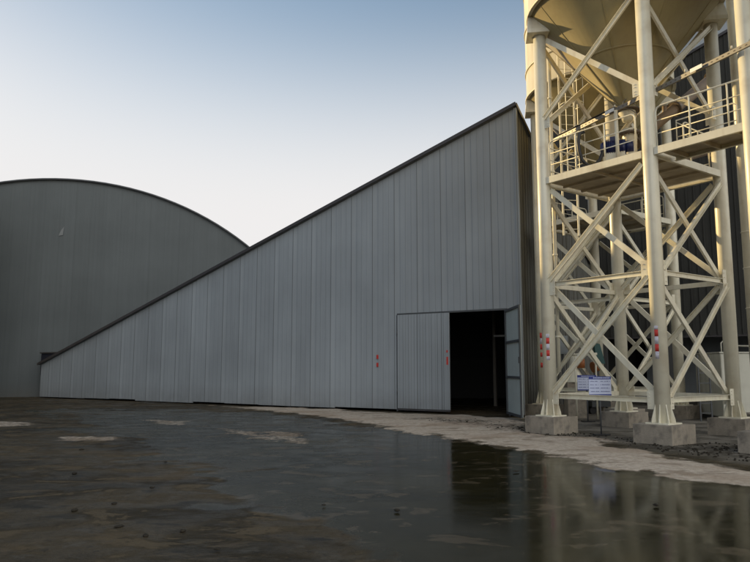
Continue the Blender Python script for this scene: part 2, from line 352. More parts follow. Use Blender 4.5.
c = MX(zn, mud, zc); c = MX(dry_sunlit_f, c, sand)
c = MX(MA('MULTIPLY', AT('damp'), MR(N(4.5, 8, .75), .40, .58, 1, .15)), c, (.045, .038, .029))
pud = MX(MR(big, .4, .62, 0, 1), (.015, .0135, .006), (.028, .024, .011))
pud = MX(MR(mid, .57, .61, 0, .7), pud, (.085, .066, .042))
pud = MX(MR(N(2.6, 7, .6, (.7, 1, 1), .5), .60, .64, 0, .6), pud, (.10, .078, .05))
shal = MR(mid, .60, .68, 0, 1)
wat = MA('MULTIPLY', wat, MA('SUBTRACT', 1.0, dry_sunlit_f))
c = MX(wat, c, pud)
c = MX(MR(peb, .30, .38, .35, 0), c, (.015, .014, .012))
L.new(c, b.inputs['Base Color'])
rg = MR(mid, .40, .60, .30, .75)
rgm = n.new('ShaderNodeMix'); rgm.data_type = 'FLOAT'; L.new(dry_sunlit_f, rgm.inputs[0]); L.new(rg, rgm.inputs[2]); rgm.inputs[3].default_value = .92
rz_ = n.new('ShaderNodeMix'); rz_.data_type = 'FLOAT'; L.new(zn, rz_.inputs[0]); L.new(rgm.outputs[0], rz_.inputs[2]); rz_.inputs[3].default_value = .8
rw = n.new('ShaderNodeMix'); rw.data_type = 'FLOAT'; L.new(wat, rw.inputs[0]); L.new(rz_.outputs[0], rw.inputs[2]); 
dr = n.new('ShaderNodeMix'); dr.data_type = 'FLOAT'; L.new(AT('deep'), dr.inputs[0]); L.new(MR(mid, .3, .7, .14, .34), dr.inputs[2]); L.new(MR(mid, .3, .7, .07, .16), dr.inputs[3])
L.new(dr.outputs[0], rw.inputs[3])
L.new(rw.outputs[0], b.inputs['Roughness'])
b.inputs['Specular IOR Level'].default_value = .5
spm = n.new('ShaderNodeMix'); spm.data_type = 'FLOAT'; L.new(wat, spm.inputs[0]); spm.inputs[2].default_value = .06; spm.inputs[3].default_value = .14
L.new(spm.outputs[0], b.inputs['Specular IOR Level'])
bmp = n.new('ShaderNodeBump'); bmp.inputs['Distance'].default_value = .03
hgt = MA('ADD', MA('MULTIPLY', fine, .6), MA('MULTIPLY', peb, .4)); L.new(hgt, bmp.inputs['Height'])
L.new(MR(wat, 0, 1, .95, .014), bmp.inputs['Strength']); L.new(bmp.outputs[0], b.inputs['Normal'])

# ------------------------------------------------------------------ warehouse
WA = -.572; WL = 27.77; PH = 10.69; SL = (10.69 - 1.77) / 27.77; SB = .525
def wh(m, t): return PH - SL * m - SB * t        # roof height: m metres left of the right corner, t metres back
wh_t = thing('warehouse', 'large blue grey steel clad warehouse with one long sloping roof edge and double door', 'warehouse', (4.93, 23.47, 0), WA)
# local frame: +x towards the right corner (so m = -x), +y back
D0, D1, DH = -4.84, -.49, 3.60
cuts = []
rng = random.Random(3)
nb = 111; step = WL / nb
prof = []
for k in range(nb):
    x0 = -WL + k * step
    if k % 4 == 0: prof += [(x0, .022), (x0 + .012, .022), (x0 + .026, 0.0)]
    else: prof += [(x0, 0), (x0 + .012, -.004), (x0 + .030, -.004), (x0 + .042, 0)]
prof.append((0, 0))
bm_ = bmesh.new()
zb = {}
for g_ in range(30): zb[g_] = rng.choice((.035, .055, .07, .09)) if g_ % 2 == 0 else zb[g_ - 1]
def wall_strip(xa, ya, xb, yb, za0, za1, zb0, zb1, segs=1):
    v = [bm_.verts.new(p) for p in ((xa, ya, za0), (xb, yb, zb0), (xb, yb, zb1), (xa, ya, za1))]
    bm_.faces.new(v)
for (xa, ya), (xb, yb) in zip(prof, prof[1:]):
    pts = [xa] + [d for d in (D0, D1) if xa < d < xb] + [xb]
    for p, q in zip(pts, pts[1:]):
        fy = lambda x: ya + (yb - ya) * (x - xa) / (xb - xa) if xb > xa else ya
        mid_ = (p + q) / 2; base = DH if D0 < mid_ < D1 else zb[int((mid_ + WL) / 1.0) % 30]
        wall_strip(p, fy(p), q, fy(q), base, wh(-p, 0), base, wh(-q, 0))
me = bpy.data.meshes.new('front_wall'); bm_.to_mesh(me); bm_.free(); me.materials.append(M['clad'])
fw = bpy.data.objects.new('front_wall', me); COL.objects.link(fw); fw.parent = wh_t
sol = fw.modifiers.new('thick', 'SOLIDIFY'); sol.thickness = .05; sol.offset = -1
# end wall (right side), ribbed
BT = 16.0
e = MB(); k = 0; y = .03
while y < BT:
    y2 = min(y + .25, BT)
    for ya, yb, xo in ((y, y + .03, .010), (y + .03, y2, 0)):
        a = [e.bm.verts.new(p) for p in ((xo, ya, .04), (xo, yb, .04), (xo, yb, wh(0, yb)), (xo, ya, wh(0, ya)))]; e.bm.faces.new(a)
        if xo: 
            for yy in (ya, yb): e.bm.faces.new([e.bm.verts.new(p) for p in ((0, yy, .04), (.010, yy, .04), (.010, yy, wh(0, yy)), (0, yy, wh(0, yy)))])
    y += .25
ew = e.build('end_wall', M['clad_shaded'], wh_t); s_ = ew.modifiers.new('t', 'SOLIDIFY'); s_.thickness = .04; s_.offset = -1
# back wall and left return, with a gap under the sheets where light leaks in
bw_ = MB()
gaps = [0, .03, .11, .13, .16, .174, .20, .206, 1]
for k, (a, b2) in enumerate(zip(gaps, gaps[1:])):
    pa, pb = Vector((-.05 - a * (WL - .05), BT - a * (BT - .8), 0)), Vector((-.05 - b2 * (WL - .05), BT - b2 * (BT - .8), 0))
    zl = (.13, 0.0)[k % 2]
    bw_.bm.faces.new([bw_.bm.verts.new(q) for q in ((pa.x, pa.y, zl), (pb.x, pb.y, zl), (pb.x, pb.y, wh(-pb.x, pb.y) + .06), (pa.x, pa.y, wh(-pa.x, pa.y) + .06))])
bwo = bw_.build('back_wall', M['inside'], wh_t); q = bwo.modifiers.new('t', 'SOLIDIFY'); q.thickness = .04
MB().poly([(-WL + .02, .06, .03), (-WL + .02, .8, .03), (-WL + .02, .8, wh(WL, .8) - .02), (-WL + .02, .06, wh(WL, .06) - .02)], (-.04, 0, 0)).build('left_wall', M['clad'], wh_t)
def rp(m, t, dz=0): return (-m, t, wh(m, t) + dz)
MB().poly([rp(-.06, -.12, .03), rp(WL + .1, -.12, .03), rp(WL + .1, .9, .03), rp(-.06, BT + .1, .03)], (0, 0, .06)).build('roof', M['asphaltroof'], wh_t)
MB().bar(rp(-.09, -.15, .0), rp(WL + .12, -.15, .0), .04, .12).build('rake_trim', M['dark'], wh_t)
MB().bar(rp(-.09, -.12, .0), rp(-.09, BT, .0), .04, .12).build('rake_trim', M['dark'], wh_t)
MB().bar((.02, -.02, .05), (.02, -.02, PH - .02), .10, .10, up=(0, 1, 0)).build('corner_trim', M['clad'], wh_t)
# door frame lintel and jambs
MB().box(D0 - .03, D1 + .03, -.02, .06, DH - .02, DH + .04).build('door_lintel', M['frame'], wh_t)
MB().box(D1, D1 + .05, -.02, .10, 0, DH - .02).build('door_jamb', M['frame'], wh_t)
MB().box(D0 - .05, D0, -.02, .10, .02, DH - .02).build('door_jamb', M['frame'], wh_t)
# closed leaf
LW = 2.17
d = MB(); nrib = 9; st = LW / nrib
for k in range(nrib):
    x0 = D0 + .012 + k * st
    d.box(x0, x0 + st - .012, -.055, -.03, .13, DH - .02)
d.box(D0 + .012, D0 + LW, -.03, -.005, .13, DH - .022)
leaf = d.build('door_leaf', M['clad'], wh_t, label='closed left door leaf of pale ribbed sheet')
MB().box(D0 + .012, D0 + LW, -.05, .0, .06, .13).build('bottom_rail', M['dark'], leaf)
MB().box(D0 + LW - .12, D0 + LW - .05, -.060, -.056, 1.72, 2.0).build('reflective_sticker', M['red'], leaf)
MB().box(D0 + LW - .12, D0 + LW - .06, -.060, -.056, 2.15, 2.24).build('reflective_sticker', M['red'], leaf)
for z in (.75, 2.9):
    MB().tube([(D0 + .0, -.07, z - .09), (D0 + .0, -.07, z + .09)], .018, 8).build('hinge', M['frame'], leaf)
# open leaf, swung out past ninety degrees
op = MB(); LWo = 2.17
ol = bpy.data.objects.new('door_leaf', None); COL.objects.link(ol); ol.parent = wh_t; ol.location = (D1 - .02, -.05, 0)
ol['label'] = 'right door leaf swung open outward, dark frame showing'
# world direction of the leaf is about straight towards the yard
ol.rotation_euler = (0, 0, R(-90) + .02 - WA)
f = MB(); w0 = .075
f.box(0, w0, -.05, .0, .08, DH - .03); f.box(LWo - w0, LWo, -.05, .0, .08, DH - .03)
for z in (.08, 1.27, 2.42, DH - .03 - w0): f.box(w0, LWo - w0, -.05, .0, z, z + w0)
f.build('leaf_frame', M['frame'], ol)
MB().box(.02, LWo - .02, .0, .025, .09, DH - .04).build('leaf_panel', M['panel'], ol)
MB().box(LWo - .10, LWo - .03, -.075, -.052, 1.75, 1.95).build('door_handle', M['frame'], ol)
# reflective stickers left of the door
for z in (1.65, 1.95): MB().box(-5.78, -5.70, -.030, -.012, z, z + .15).build('reflective_sticker', M['red'], wh_t)
# inner steel frame seen through the doorway
for x in (-3.3, -6, -12, -18):
    for y in (5.5, ):
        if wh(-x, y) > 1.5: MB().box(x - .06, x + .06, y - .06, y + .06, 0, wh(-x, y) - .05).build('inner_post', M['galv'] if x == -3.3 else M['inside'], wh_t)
MB().box(-3.3, -2.2, 5.43, 5.49, 2.93, 3.01).build('inner_rail', M['white'], wh_t)

# dark lean-to behind the low left end
le = thing('lean_to_shed', 'small dark flat roofed box behind the low left end of the warehouse', 'shed', (4.93 - WL * math.cos(WA), 23.47 - WL * math.sin(WA), 0), WA)
MB().box(-.22, 2.2, .12, .80, 1.2, 2.44).build('body', M['navy'], le)
MB().box(-.28, 2.3, .06, .88, 2.40, 2.47).build('roof', M['dark'], le)

# ------------------------------------------------------------------ arched storage hall
HA = R(12); hall = thing('arched_hall', 'big dark grey storage hall with a rounded barrel roof behind the warehouse', 'storage hall', (-20.8, 39.0, 0), HA)
s0, RR, zc_ = 2.9, 16.9, -4.4
half = math.sqrt(RR**2 - zc_**2)
def hz(s): return zc_ + math.sqrt(max(RR**2 - (s - s0)**2, 0))
fwm = MB(); k = 0; s = s0 - half; stp = .21
while s < s0 + half - .01:
    s2 = min(s + stp, s0 + half)
    for xa, xb, yo in ((s, s + .05, -.006), (s + .05, s2, 0)):
        fwm.bm.faces.new([fwm.bm.verts.new(p) for p in ((xa, yo, 0), (xb, yo, 0), (xb, yo, max(hz(xb), .01)), (xa, yo, max(hz(xa), .01)))])
        if yo:
            for xx in (xa, xb): fwm.bm.faces.new([fwm.bm.verts.new(p) for p in ((xx, -.006, 0), (xx, 0, 0), (xx, 0, hz(xx)), (xx, -.006, hz(xx)))])
    s = s2
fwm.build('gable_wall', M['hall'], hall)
rf = MB(); a0 = math.asin(half / RR); NA = 64
arcp = [(s0 + RR * math.sin(t), zc_ + RR * math.cos(t)) for t in [-a0 + 2 * a0 * i / NA for i in range(NA + 1)]]
va = [rf.bm.verts.new((x, -.15, z + .02)) for x, z in arcp]; vb = [rf.bm.verts.new((x, 60, z + .02)) for x, z in arcp]
for i in range(NA):
    ff = rf.bm.faces.new((va[i], va[i+1], vb[i+1], vb[i])); ff.smooth = True
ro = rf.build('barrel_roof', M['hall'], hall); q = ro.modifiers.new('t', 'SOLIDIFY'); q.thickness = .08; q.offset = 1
et = MB()
et.tube([(x, -.16, z + .03) for x, z in arcp], .03, 6)
et.build('edge_trim', M['dark'], hall)
MB().poly([(1.9 + .62, -.03, 9.2), (2.75, -.03, 9.25), (2.8, -.03, 9.75), (2.65, -.03, 9.55)], (0, -.01, 0)).build('repair_patch', M['plant_patch'], hall)
MB().poly([(half + s0 - .01, 60, 0)] + [(x, 60, max(z, 0)) for x, z in arcp[::-1]], (0, .05, 0)).build('rear_wall', M['hall'], hall)

# ------------------------------------------------------------------ silo tower
TA = -.94; H = 1.54; CR = .166
Z1, Z2, Z3, Z4, ZT, ZR, ZP = .907, 3.725, 6.37, 8.03, 10.58, 11.0, .40
SR = 2.45
CORN = [(-H, -H), (H, -H), (H, H), (-H, H)]
def silo(center):
    t = thing('cement_silo', 'x', 'silo', (center[0], center[1], 0), TA, 'cement silos on braced pipe legs')
    for i, (cx, cy) in enumerate(CORN):
        c = MB().tube([(cx, cy, ZP + .03), (cx, cy, ZT)], CR, 32).build('column', M['cream'], t)
        bp = MB(); bp.box(cx - .27, cx + .27, cy - .27, cy + .27, ZP, ZP + .03)
        bp.build('base_plate', M['cream'], c)
        fl = MB()
        for k in range(8):
            a = k * math.pi / 4 + .2; ux, uy = math.cos(a), math.sin(a); nx_, ny_ = -uy * .007, ux * .007
            fl.poly([(cx + ux * .14 - nx_, cy + uy * .14 - ny_, ZP + .03), (cx + ux * .265 - nx_, cy + uy * .265 - ny_, ZP + .03), (cx + ux * .255 - nx_, cy + uy * .255 - ny_, ZP + .10), (cx + ux * .155 - nx_, cy + uy * .155 - ny_, ZP + .46)], (2 * nx_, 2 * ny_, 0))
        fl.build('base_stiffener', M['cream'], c)
        for z, hh in ((Z1, .20), (Z2, .28), (Z4, .17)):
            sx, sy = (1 if cx < 0 else -1), (1 if cy < 0 else -1)
            x0, x1 = sorted((cx + sx * (CR - .02), cx + sx * (CR + .15))); MB().box(x0, x1, cy - sy * .075 - .006, cy - sy * .075 + .006, z - hh, z + hh).bolts([((x0 + x1) / 2 + sx * .03, cy - sy * .075, z + q * hh * .7) for q in (-1, -.45, .45, 1)], (0, 1, 0)).build('gusset', M['cream'], c)
            y0, y1 = sorted((cy + sy * (CR - .02), cy + sy * (CR + .15))); MB().box(cx - sx * .075 - .006, cx - sx * .075 + .006, y0, y1, z - hh, z + hh).bolts([(cx - sx * .075, (y0 + y1) / 2 + sy * .03, z + q * hh * .7) for q in (-1, -.45, .45, 1)], (1, 0, 0)).build('gusset', M['cream'], c)
        # hood bracket welded between column head and silo wall
        a = math.atan2(cy, cx); mt = Matrix.Translation((cx, cy, 0)) @ Matrix.Rotation(a, 4, 'Z')
        br = MB(); wq = .33
        lo = [(-.36, -wq, ZT), (.34, -wq, ZT), (.34, wq, ZT), (-.36, wq, ZT)]
        hi = [(.05, -.17, ZR + .04), (.29, -.17, ZR + .04), (.29, .17, ZR + .04), (.05, .17, ZR + .04)]
        vl = [br.bm.verts.new(mt @ Vector(p)) for p in lo]; ll = [br.bm.verts.new(mt @ (Vector(p) - Vector((0, 0, .10)))) for p in lo]; vh = [br.bm.verts.new(mt @ Vector(p)) for p in hi]
        br.bm.faces.new(ll[::-1]); br.bm.faces.new(vh)
        for q in range(4):
            br.bm.faces.new((vl[q], vl[(q+1) % 4], vh[(q+1) % 4], vh[q])); br.bm.faces.new((ll[q], ll[(q+1) % 4], vl[(q+1) % 4], vl[q]))
        br.build('bracket', M['cream'], t)
    for i in range(4):
        p, q = Vector((*CORN[i], 0)), Vector((*CORN[(i+1) % 4], 0)); dd = (q - p).normalized(); out = Vector((dd.y, -dd.x, 0))
        P0 = p + dd * (CR - .01); Q0 = q - dd * (CR - .01)
        for z in (Z1, Z2):
            MB().channel(P0 + Vector((0, 0, z)) + out * .01, Q0 + Vector((0, 0, z)) + out * .01, out, .12, .06).build('tie_beam', M['cream'], t)
        for za, zb_ in ((Z1, Z2), (Z2, Z3 - .05), (Z4, ZT - .12)):
            MB().channel(P0 + Vector((0, 0, za + .10)) + out * .075, Q0 + Vector((0, 0, zb_ - .10)) + out * .075, out, .13, .055).build('brace', M['cream'], t)
            MB().channel(P0 + Vector((0, 0, zb_ - .10)) - out * .06, Q0 + Vector((0, 0, za + .10)) - out * .06, -out, .13, .055).build('brace', M['cream'], t)
    # platform
    pf = MB()
    for i in range(4):
        p, q = Vector((*CORN[i], Z3 + .085)), Vector((*CORN[(i+1) % 4], Z3 + .085)); dd = (q - p).normalized(); out = Vector((dd.y, -dd.x, 0))
        pf.channel(p + dd * (CR - .01) + out * .10, q - dd * (CR - .01) + out * .10, -out, .17, .07, .012)
    edge = pf.build('platform_edge', M['cream'], t)
    fl = MB(); e_ = H - .02; fl.box(-e_, e_, -e_, e_, Z3 + .10, Z3 + .112)
    for k in range(1, 4): fl.bar((-e_, -e_ + k * 2 * e_ / 4, Z3 + .07), (e_, -e_ + k * 2 * e_ / 4, Z3 + .07), .05, .058)
    fl.bar((0, -e_, Z3 + .015), (0, e_, Z3 + .015), .07, .05)
    fl.build('platform_floor', M['deck'], t)
    for i in range(4):
        p, q = Vector((*CORN[i], 0)), Vector((*CORN[(i+1) % 4], 0)); dd = (q - p).normalized(); out = Vector((dd.y, -dd.x, 0)) * .08
        if i == 1: q = p + dd * 1.9; p = p + dd * 1.05
        a, b2 = p + dd * (CR + .12) + out, q - dd * (CR + .12) + out; zt = Z3 + 1.10; zf = Z3 + .17
        r = MB(); bend = .10
        def V(v, z): return (v.x, v.y, z)
        r.tube([V(a, zf), V(a, zt - bend), V(a + dd * .03, zt - .03), V(a + dd * bend, zt), V(b2 - dd * bend, zt), V(b2 - dd * .03, zt - .03), V(b2, zt - bend), V(b2, zf)], .020, 8)
        for z in (zf + .30, zf + .60): r.tube([V(a, z), V(b2, z)], .013, 8)
        ln = (b2 - a).length; np_ = max(1, round(ln / .85))
        for k in range(1, np_): r.tube([V(a + dd * ln * k / np_, zf), V(a + dd * ln * k / np_, zt)], .019, 8)
        r.build('railing', M['cream'], t)
    # hopper cone with lapped seams, skirt ring
    hp = MB(); ro_ = .24; zo = 8.42
    hp.lathe((0, 0, 0), [(SR - .04, ZR + .02), (ro_, zo), (ro_, zo - .12)], 64)
    hop = hp.build('hopper', M['hop'], t)
    sm = MB()
    for k in range(8):
        a = k * math.pi / 4 + .35; u = Vector((math.cos(a), math.sin(a), 0)); tn = Vector((-u.y, u.x, 0))
        sm.bar(u * (SR - .08) + Vector((0, 0, ZR - .02)), u * (ro_ + .02) + Vector((0, 0, zo)), .03, .02, up=u)
    sm.build('seam_strip', M['hop'], hop)
    rr_ = MB(); zm = 9.55; rm = ro_ + (SR - .04 - ro_) * (zm - zo) / (ZR + .02 - zo)
    rr_.lathe((0, 0, 0), [(rm, zm - .02), (rm + .03, zm), (rm + .01, zm + .03), (rm, zm + .03)], 64); rr_.build('seam_ring', M['hop'], hop)
    fo = MB()
    fo.lathe((0, 0, 0), [(ro_, zo - .13), (ro_ + .09, zo - .13), (ro_ + .09, zo - .16), (ro_, zo - .16)], 24)
    fo.build('outlet_flange', M['flange'], hop)
    sh = MB(); top = 17.5
    sh.lathe((0, 0, 0), [(SR - .06, ZR + .01), (SR + .05, ZR - .02), (SR + .05, ZR + .05), (SR, ZR + .06), (SR, top), (SR + .05, top), (SR + .05, top + .06), (SR * .5, top + .65), (.01, top + .95)], 72)
    shell = sh.build('silo_shell', M['shell'], t)
    for z in (ZR + 1.0, ZR + 2.5, ZR + 4.0, ZR + 5.5):
        MB().lathe((0, 0, 0), [(SR - .01, z - .03), (SR + .035, z - .03), (SR + .035, z + .03), (SR - .01, z + .03)], 72).build('stiffener_ring', M['shell'], shell)
    # outlet gear: cone boot, butterfly valve with bolted ring
    vb_ = MB(); vb_.lathe((0, 0, 0), [(.01, zo - .42), (.12, zo - .42), (.15, zo - .30), (.22, zo - .20), (.22, zo - .16), (.01, zo - .16)], 24)
    vv = vb_.build('discharge_boot', M['cream'], t)
    return t
S1c = (6.6, 17.46)
T21 = (1.24 * .98, 1.24 * 4.67); T31 = (3.15, -4.31)
s1 = silo(S1c)
s1['label'] = 'cream cement silo whose two front legs carry red reflective stickers, by the blue sign'
s2 = copy_tree(s1); s2.location = (S1c[0] + T21[0], S1c[1] + T21[1], 0)
for o in [o for o in bpy.data.objects if o.parent == s2 and o.name.startswith('railing')][:1]: bpy.data.objects.remove(o)
s2['label'] = 'cream cement silo in second row close beside the warehouse end wall'
s3 = copy_tree(s1); s3.location = (S1c[0] + T31[0], S1c[1] + T31[1], 0)
s3['label'] = 'cream cement silo of which only one leg shows at the right edge of the photo'
# reflective stickers on the legs
def sticker(t, ci, ang, segs):
    col_ = [o for o in bpy.data.objects if o.parent == t and o.name.startswith('column')]
    col_.sort(key=lambda o: o.name)
    cx, cy = CORN[ci]
    for z0, z1, mm in segs:
        s = MB(); s.lathe((cx, cy, 0), [(CR - .002, z0), (CR + .004, z0), (CR + .004, z1), (CR - .002, z1)], 8, ang - .24, ang + .24)
        s.build('reflective_sticker', M[mm], col_[ci])
def facing(t, ci, off):
    p = t.matrix_basis @ Vector((*CORN[ci], 0)); w_ = Vector((0, 0, 0)) - p
    return math.atan2(w_.y, w_.x) - TA + off
sticker(s1, 0, facing(s1, 0, -.15), [(2.36, 2.46, 'faded'), (2.21, 2.36, 'red'), (2.06, 2.21, 'faded'), (1.90, 2.05, 'red'), (1.80, 1.90, 'faded')])
sticker(s1, 1, facing(s1, 1, -.35), [(2.44, 2.52, 'faded'), (2.29, 2.44, 'red'), (2.12, 2.29, 'faded'), (1.96, 2.12, 'red'), (1.80, 1.96, 'faded')])
sticker(s2, 0, facing(s2, 0, -.15), [(2.60, 2.78, 'red'), (2.42, 2.60, 'faded'), (2.22, 2.40, 'red'), (1.98, 2.12, 'red'), (1.62, 1.78, 'red')])

# gear on the platform of the first silo
ga = thing('discharge_valve', 'cream valve with a bolted ring hanging under the silo hopper above the platform', 'valve', (6.62, 17.4, 6.55), TA)
MB().lathe((0, 0, 0), [(.01, 0), (.08, 0), (.10, .2), (.17, .30), (.19, .45), (.15, .55), (.12, .62), (.12, .74), (.17, .80), (.19, 1.0), (.19, 1.2), (.01, 1.2)], 24).build('body', M['shell'], ga)
MB().lathe((0, 0, 0), [(.18, 1.05), (.30, 1.05), (.30, 1.10), (.18, 1.10)], 24).build('ring', M['flange'], ga)
bl = MB()
for k in range(12):
    a = k * math.pi / 6; bl.tube([(.25 * math.cos(a), .25 * math.sin(a), 1.01), (.25 * math.cos(a), .25 * math.sin(a), 1.14)], .018, 6)
bl.build('bolt', M['galv'], ga)
for k, a in enumerate((0.3, 1.2, 2.2, 3.4)):
    pass
mo = thing('blue_motor', 'dark blue electric motor lying on the silo platform behind the railing', 'motor', (6.02, 16.85, 6.78), R(-25))
m_ = MB(); m_.tube([(-.26, 0, .30), (.26, 0, .30)], .19, 20); m_.build('body', M['blue'], mo)
m_ = MB()
for k in range(9): m_.tube([(-.20 + .05 * k, 0, .30), (-.19 + .05 * k, 0, .30)], .21, 20)
m_.build('cooling_fin', M['blue'], mo)
MB().tube([(.26, 0, .30), (.44, 0, .30)], .14, 20).build('gearbox', M['blue'], mo)
MB().tube([(-.26, 0, .30), (-.33, 0, .30)], [.19, .15], 20).build('fan_cover', M['blue'], mo)
MB().box(-.2, .25, -.13, .13, -.29, .16).build('foot', M['cream'], mo)
MB().box(-.10, .08, -.08, .08, .47, .58).build('terminal_box', M['blue'], mo)
hs = MB(); hs.tube([Vector(p) for p in ((5.22, 16.7, 7.45), (5.10, 16.7, 7.40), (5.06, 16.7, 7.2), (5.08, 16.7, 6.95), (5.14, 16.7, 6.72), (5.28, 16.7, 6.58), (5.46, 16.72, 6.60), (5.60, 16.74, 6.74), (5.68, 16.77, 6.92), (5.78, 16.8, 7.04))], .045, 10)
tag(hs.build('rubber_hose', M['black']), 'black hose looping down from the rail to the blue motor', 'hose')
cvt = thing('screw_conveyor', 'rusty brown tube conveyor rising to the right from the silo platform', 'conveyor', (6.62, 17.5, 7.1))
MB().tube([(.1, .05, .32), (3.0, 1.3, 2.7)], .15, 20).build('tube', M['brown'], cvt)
for f_ in (.02, .5, .97):
    p = Vector((.1, .05, .32)).lerp(Vector((3.0, 1.3, 2.7)), f_); dd = (Vector((2.9, 1.25, 2.38))).normalized()
    MB().tube([p - dd * .02, p + dd * .02], .22, 20).build('flange', M['flange'], cvt)
MB().tube([(1.2, .5, 1.2), (1.2, .5, 1.52)], .06, 12).build('inspection_port', M['brown'], cvt)
cv2 = thing('screw_conveyor', 'dark lower tube conveyor lying beneath the brown one on the platform', 'conveyor', (6.9, 17.8, 6.65))
MB().tube([(0, 0, .15), (2.6, 1.2, 1.1)], .15, 20).build('tube', M['brown'], cv2)
MB().tube([(2.6, 1.2, 1.1), (2.75, 1.27, 1.15)], .21, 20).build('flange', M['flange'], cv2)
MB().box(-.1, .2, -.12, .16, -.06, .02).build('saddle', M['flange'], cv2)

# perforated cable rail running past the hopper
cr = thing('cable_rail', 'long perforated steel cable rail with two white tags crossing in front of the hopper', 'rail', (0, 0, 0))
A_, B_ = Vector((5.03, 19.05, 8.0)), Vector((8.25, 11.05, 8.0)); dd = (B_ - A_).normalized(); sd_ = Vector((dd.y, -dd.x, 0))
MB().channel(A_, B_, -sd_, .095, .05, .008).build('rail', M['galv'], cr)
hl = MB(); ln = (B_ - A_).length; k = 0
while k * .14 < ln - .1:
    p = A_ + dd * (.07 + .14 * k); hl.bar(p - dd * .02 + sd_ * .002 , p + dd * .02 + sd_ * .002, .008, .02); k += 1
hl.build('slot', M['flange'], cr)
for f_ in (.285, .60):
    p = A_ + dd * ln * f_; MB().bar(p - dd * .16 + sd_ * .060, p + dd * .16 + sd_ * .060, .008, .085).build('tag', M['white'], cr)
for f_ in (.30, .42, .56, .70, .83):
    p = A_ + dd * ln * f_ + Vector((0, 0, .06)); MB().tube([p, p + Vector((0, 0, .07))], .018, 6).build('clip', M['cream'], cr)
cb = MB()
for k in range(3): cb.tube([A_ + dd * .3 + sd_ * (-.03 + .025 * k) + Vector((0, 0, .075)), A_ + dd * 2.6 + sd_ * (-.03 + .025 * k) + Vector((0, 0, .07))], .012, 6)
cb.build('cable', M['black'], cr)
# thin hoops of wiring at the hopper mouth
lc = MB()
for k in range(3):
    c0 = Vector((6.45 + .1 * k, 17.1, 8.0 + .05 * k)); lc.tube([c0 + Vector((.28 * math.cos(a), .1 * math.sin(a), .25 * math.sin(a) + .1 * k)) for a in [i * math.pi / 8 for i in range(9)]], .012, 6)
tag(lc.build('wire_loops', M['galv']), 'thin wire loops curling over the tip of the hopper', 'wire')
vp = MB(); vp.tube([(5.98, 16.55, 6.5), (5.98, 16.55, 7.95)], .045, 12)
tag(vp.build('vent_pipe', M['cream']), 'short upright cream pipe on the platform left of the valve', 'pipe')

dp = MB(); dp.tube([(4.86, 18.45, 1.5), (4.86, 18.45, 10.2)], .05, 12)
for z in (2.4, 4.6, 6.9, 9.0): dp.tube([(4.86, 18.45, z), (4.86, 18.45, z + .05)], .07, 12)
tag(dp.build('filling_pipe', M['cream']), 'slim upright cream pipe just right of the silo leg nearest the warehouse', 'pipe')
# walkway from silo one towards the next silo
wk = thing('walkway', 'railed steel walkway leading right from the silo platform', 'walkway', (S1c[0], S1c[1], 0), TA)
x0, x1 = H + CR, H + 3.6
y0, y1 = -H - .10, -H + .80
MB().channel((x0, y0, Z3 + .085), (x1, y0, Z3 + .085), (0, 1, 0), .17, .07, .012).build('edge_beam', M['cream'], wk)
MB().channel((x0, y1, Z3 + .085), (x1, y1, Z3 + .085), (0, -1, 0), .17, .07, .012).build('edge_beam', M['cream'], wk)
f = MB(); f.box(x0, x1, y0 + .013, y1 - .013, Z3 + .10, Z3 + .112)
for k in range(5): f.bar((x0 + .3 + k * .75, y0 + .02, Z3 + .05), (x0 + .3 + k * .75, y1 - .02, Z3 + .05), .05, .09)
f.build('floor_plate', M['deck'], wk)
def rail_panel(xa, xb, y, ps, h=1.10, name='railing'):
    r = MB(); zf = Z3 + .17; zt = Z3 + h
    r.tube([(xa, y, zf), (xa, y, zt - .12), (xa + .04, y, zt - .03), (xa + .13, y, zt), (xb, y, zt)], .020, 8)
    for z in (zf + .30, zf + .60): r.tube([(xa, y, z), (xb, y, z)], .013, 8)
    for p in ps: r.tube([(p, y, zf), (p, y, zt)], .019, 8)
    r.build(name, M['cream'], wk)
rail_panel(x0 + .06, x1, y0 + .04, (x0 + .85, x0 + 1.68, x0 + 2.5, x1))
r = MB(); zf = Z3 + .17; xa, xb = x0 + .05, x0 + 1.45
r.tube([(xa, y1, zf), (xa, y1, zf + .80), (xb - .08, y1, zf + .80), (xb, y1, zf + .72), (xb, y1, zf)], .018, 8)
r.tube([(xa, y1, zf + .4), (xb, y1, zf + .4)], .013, 8); r.tube([(xa + .5, y1, zf), (xa + .5, y1, zf + .4)], .015, 8)
r.tube([(xa, y1, zf + .75), (xa + .9, y1, zf + .12)], .013, 8)
r.build('inner_railing', M['cream'], wk)

# caged ladder on silo two
lad = thing('caged_ladder', 'cream vertical ladder with safety hoops behind the platform at left', 'ladder', (5.98, 20.75, 0), R(8))
for x in (-.24, .24):
    MB().bar((x, 0, 5.6), (x, 0, 17.8), .06, .025, up=(0, 1, 0)).build('rail', M['cream'], lad)
r = MB()
for k in range(40): r.tube([(-.24, 0, 5.8 + .3 * k), (.24, 0, 5.8 + .3 * k)], .011, 6)
r.build('rung', M['cream'], lad)
r = MB()
for k in range(12):
    z = 6.9 + .9 * k; r.tube([(.33 * math.cos(a) * 1.05, -.36 + .42 * -math.sin(a) + .05, z) for a in [(-.5 + i * 1.0 / 1) * 0 + math.pi * i / 10 for i in range(11)]], .014, 6)
    r.tube([(-.24, 0, z), (-.35, -.31, z)], .014, 6); r.tube([(.24, 0, z), (.35, -.31, z)], .014, 6)
for a in (.2, .5, .8):
    t_ = a * math.pi; r.bar((.35 * math.cos(t_), -.31 - .42 * math.sin(t_), 6.9), (.35 * math.cos(t_), -.31 - .42 * math.sin(t_), 16.8), .03, .008)
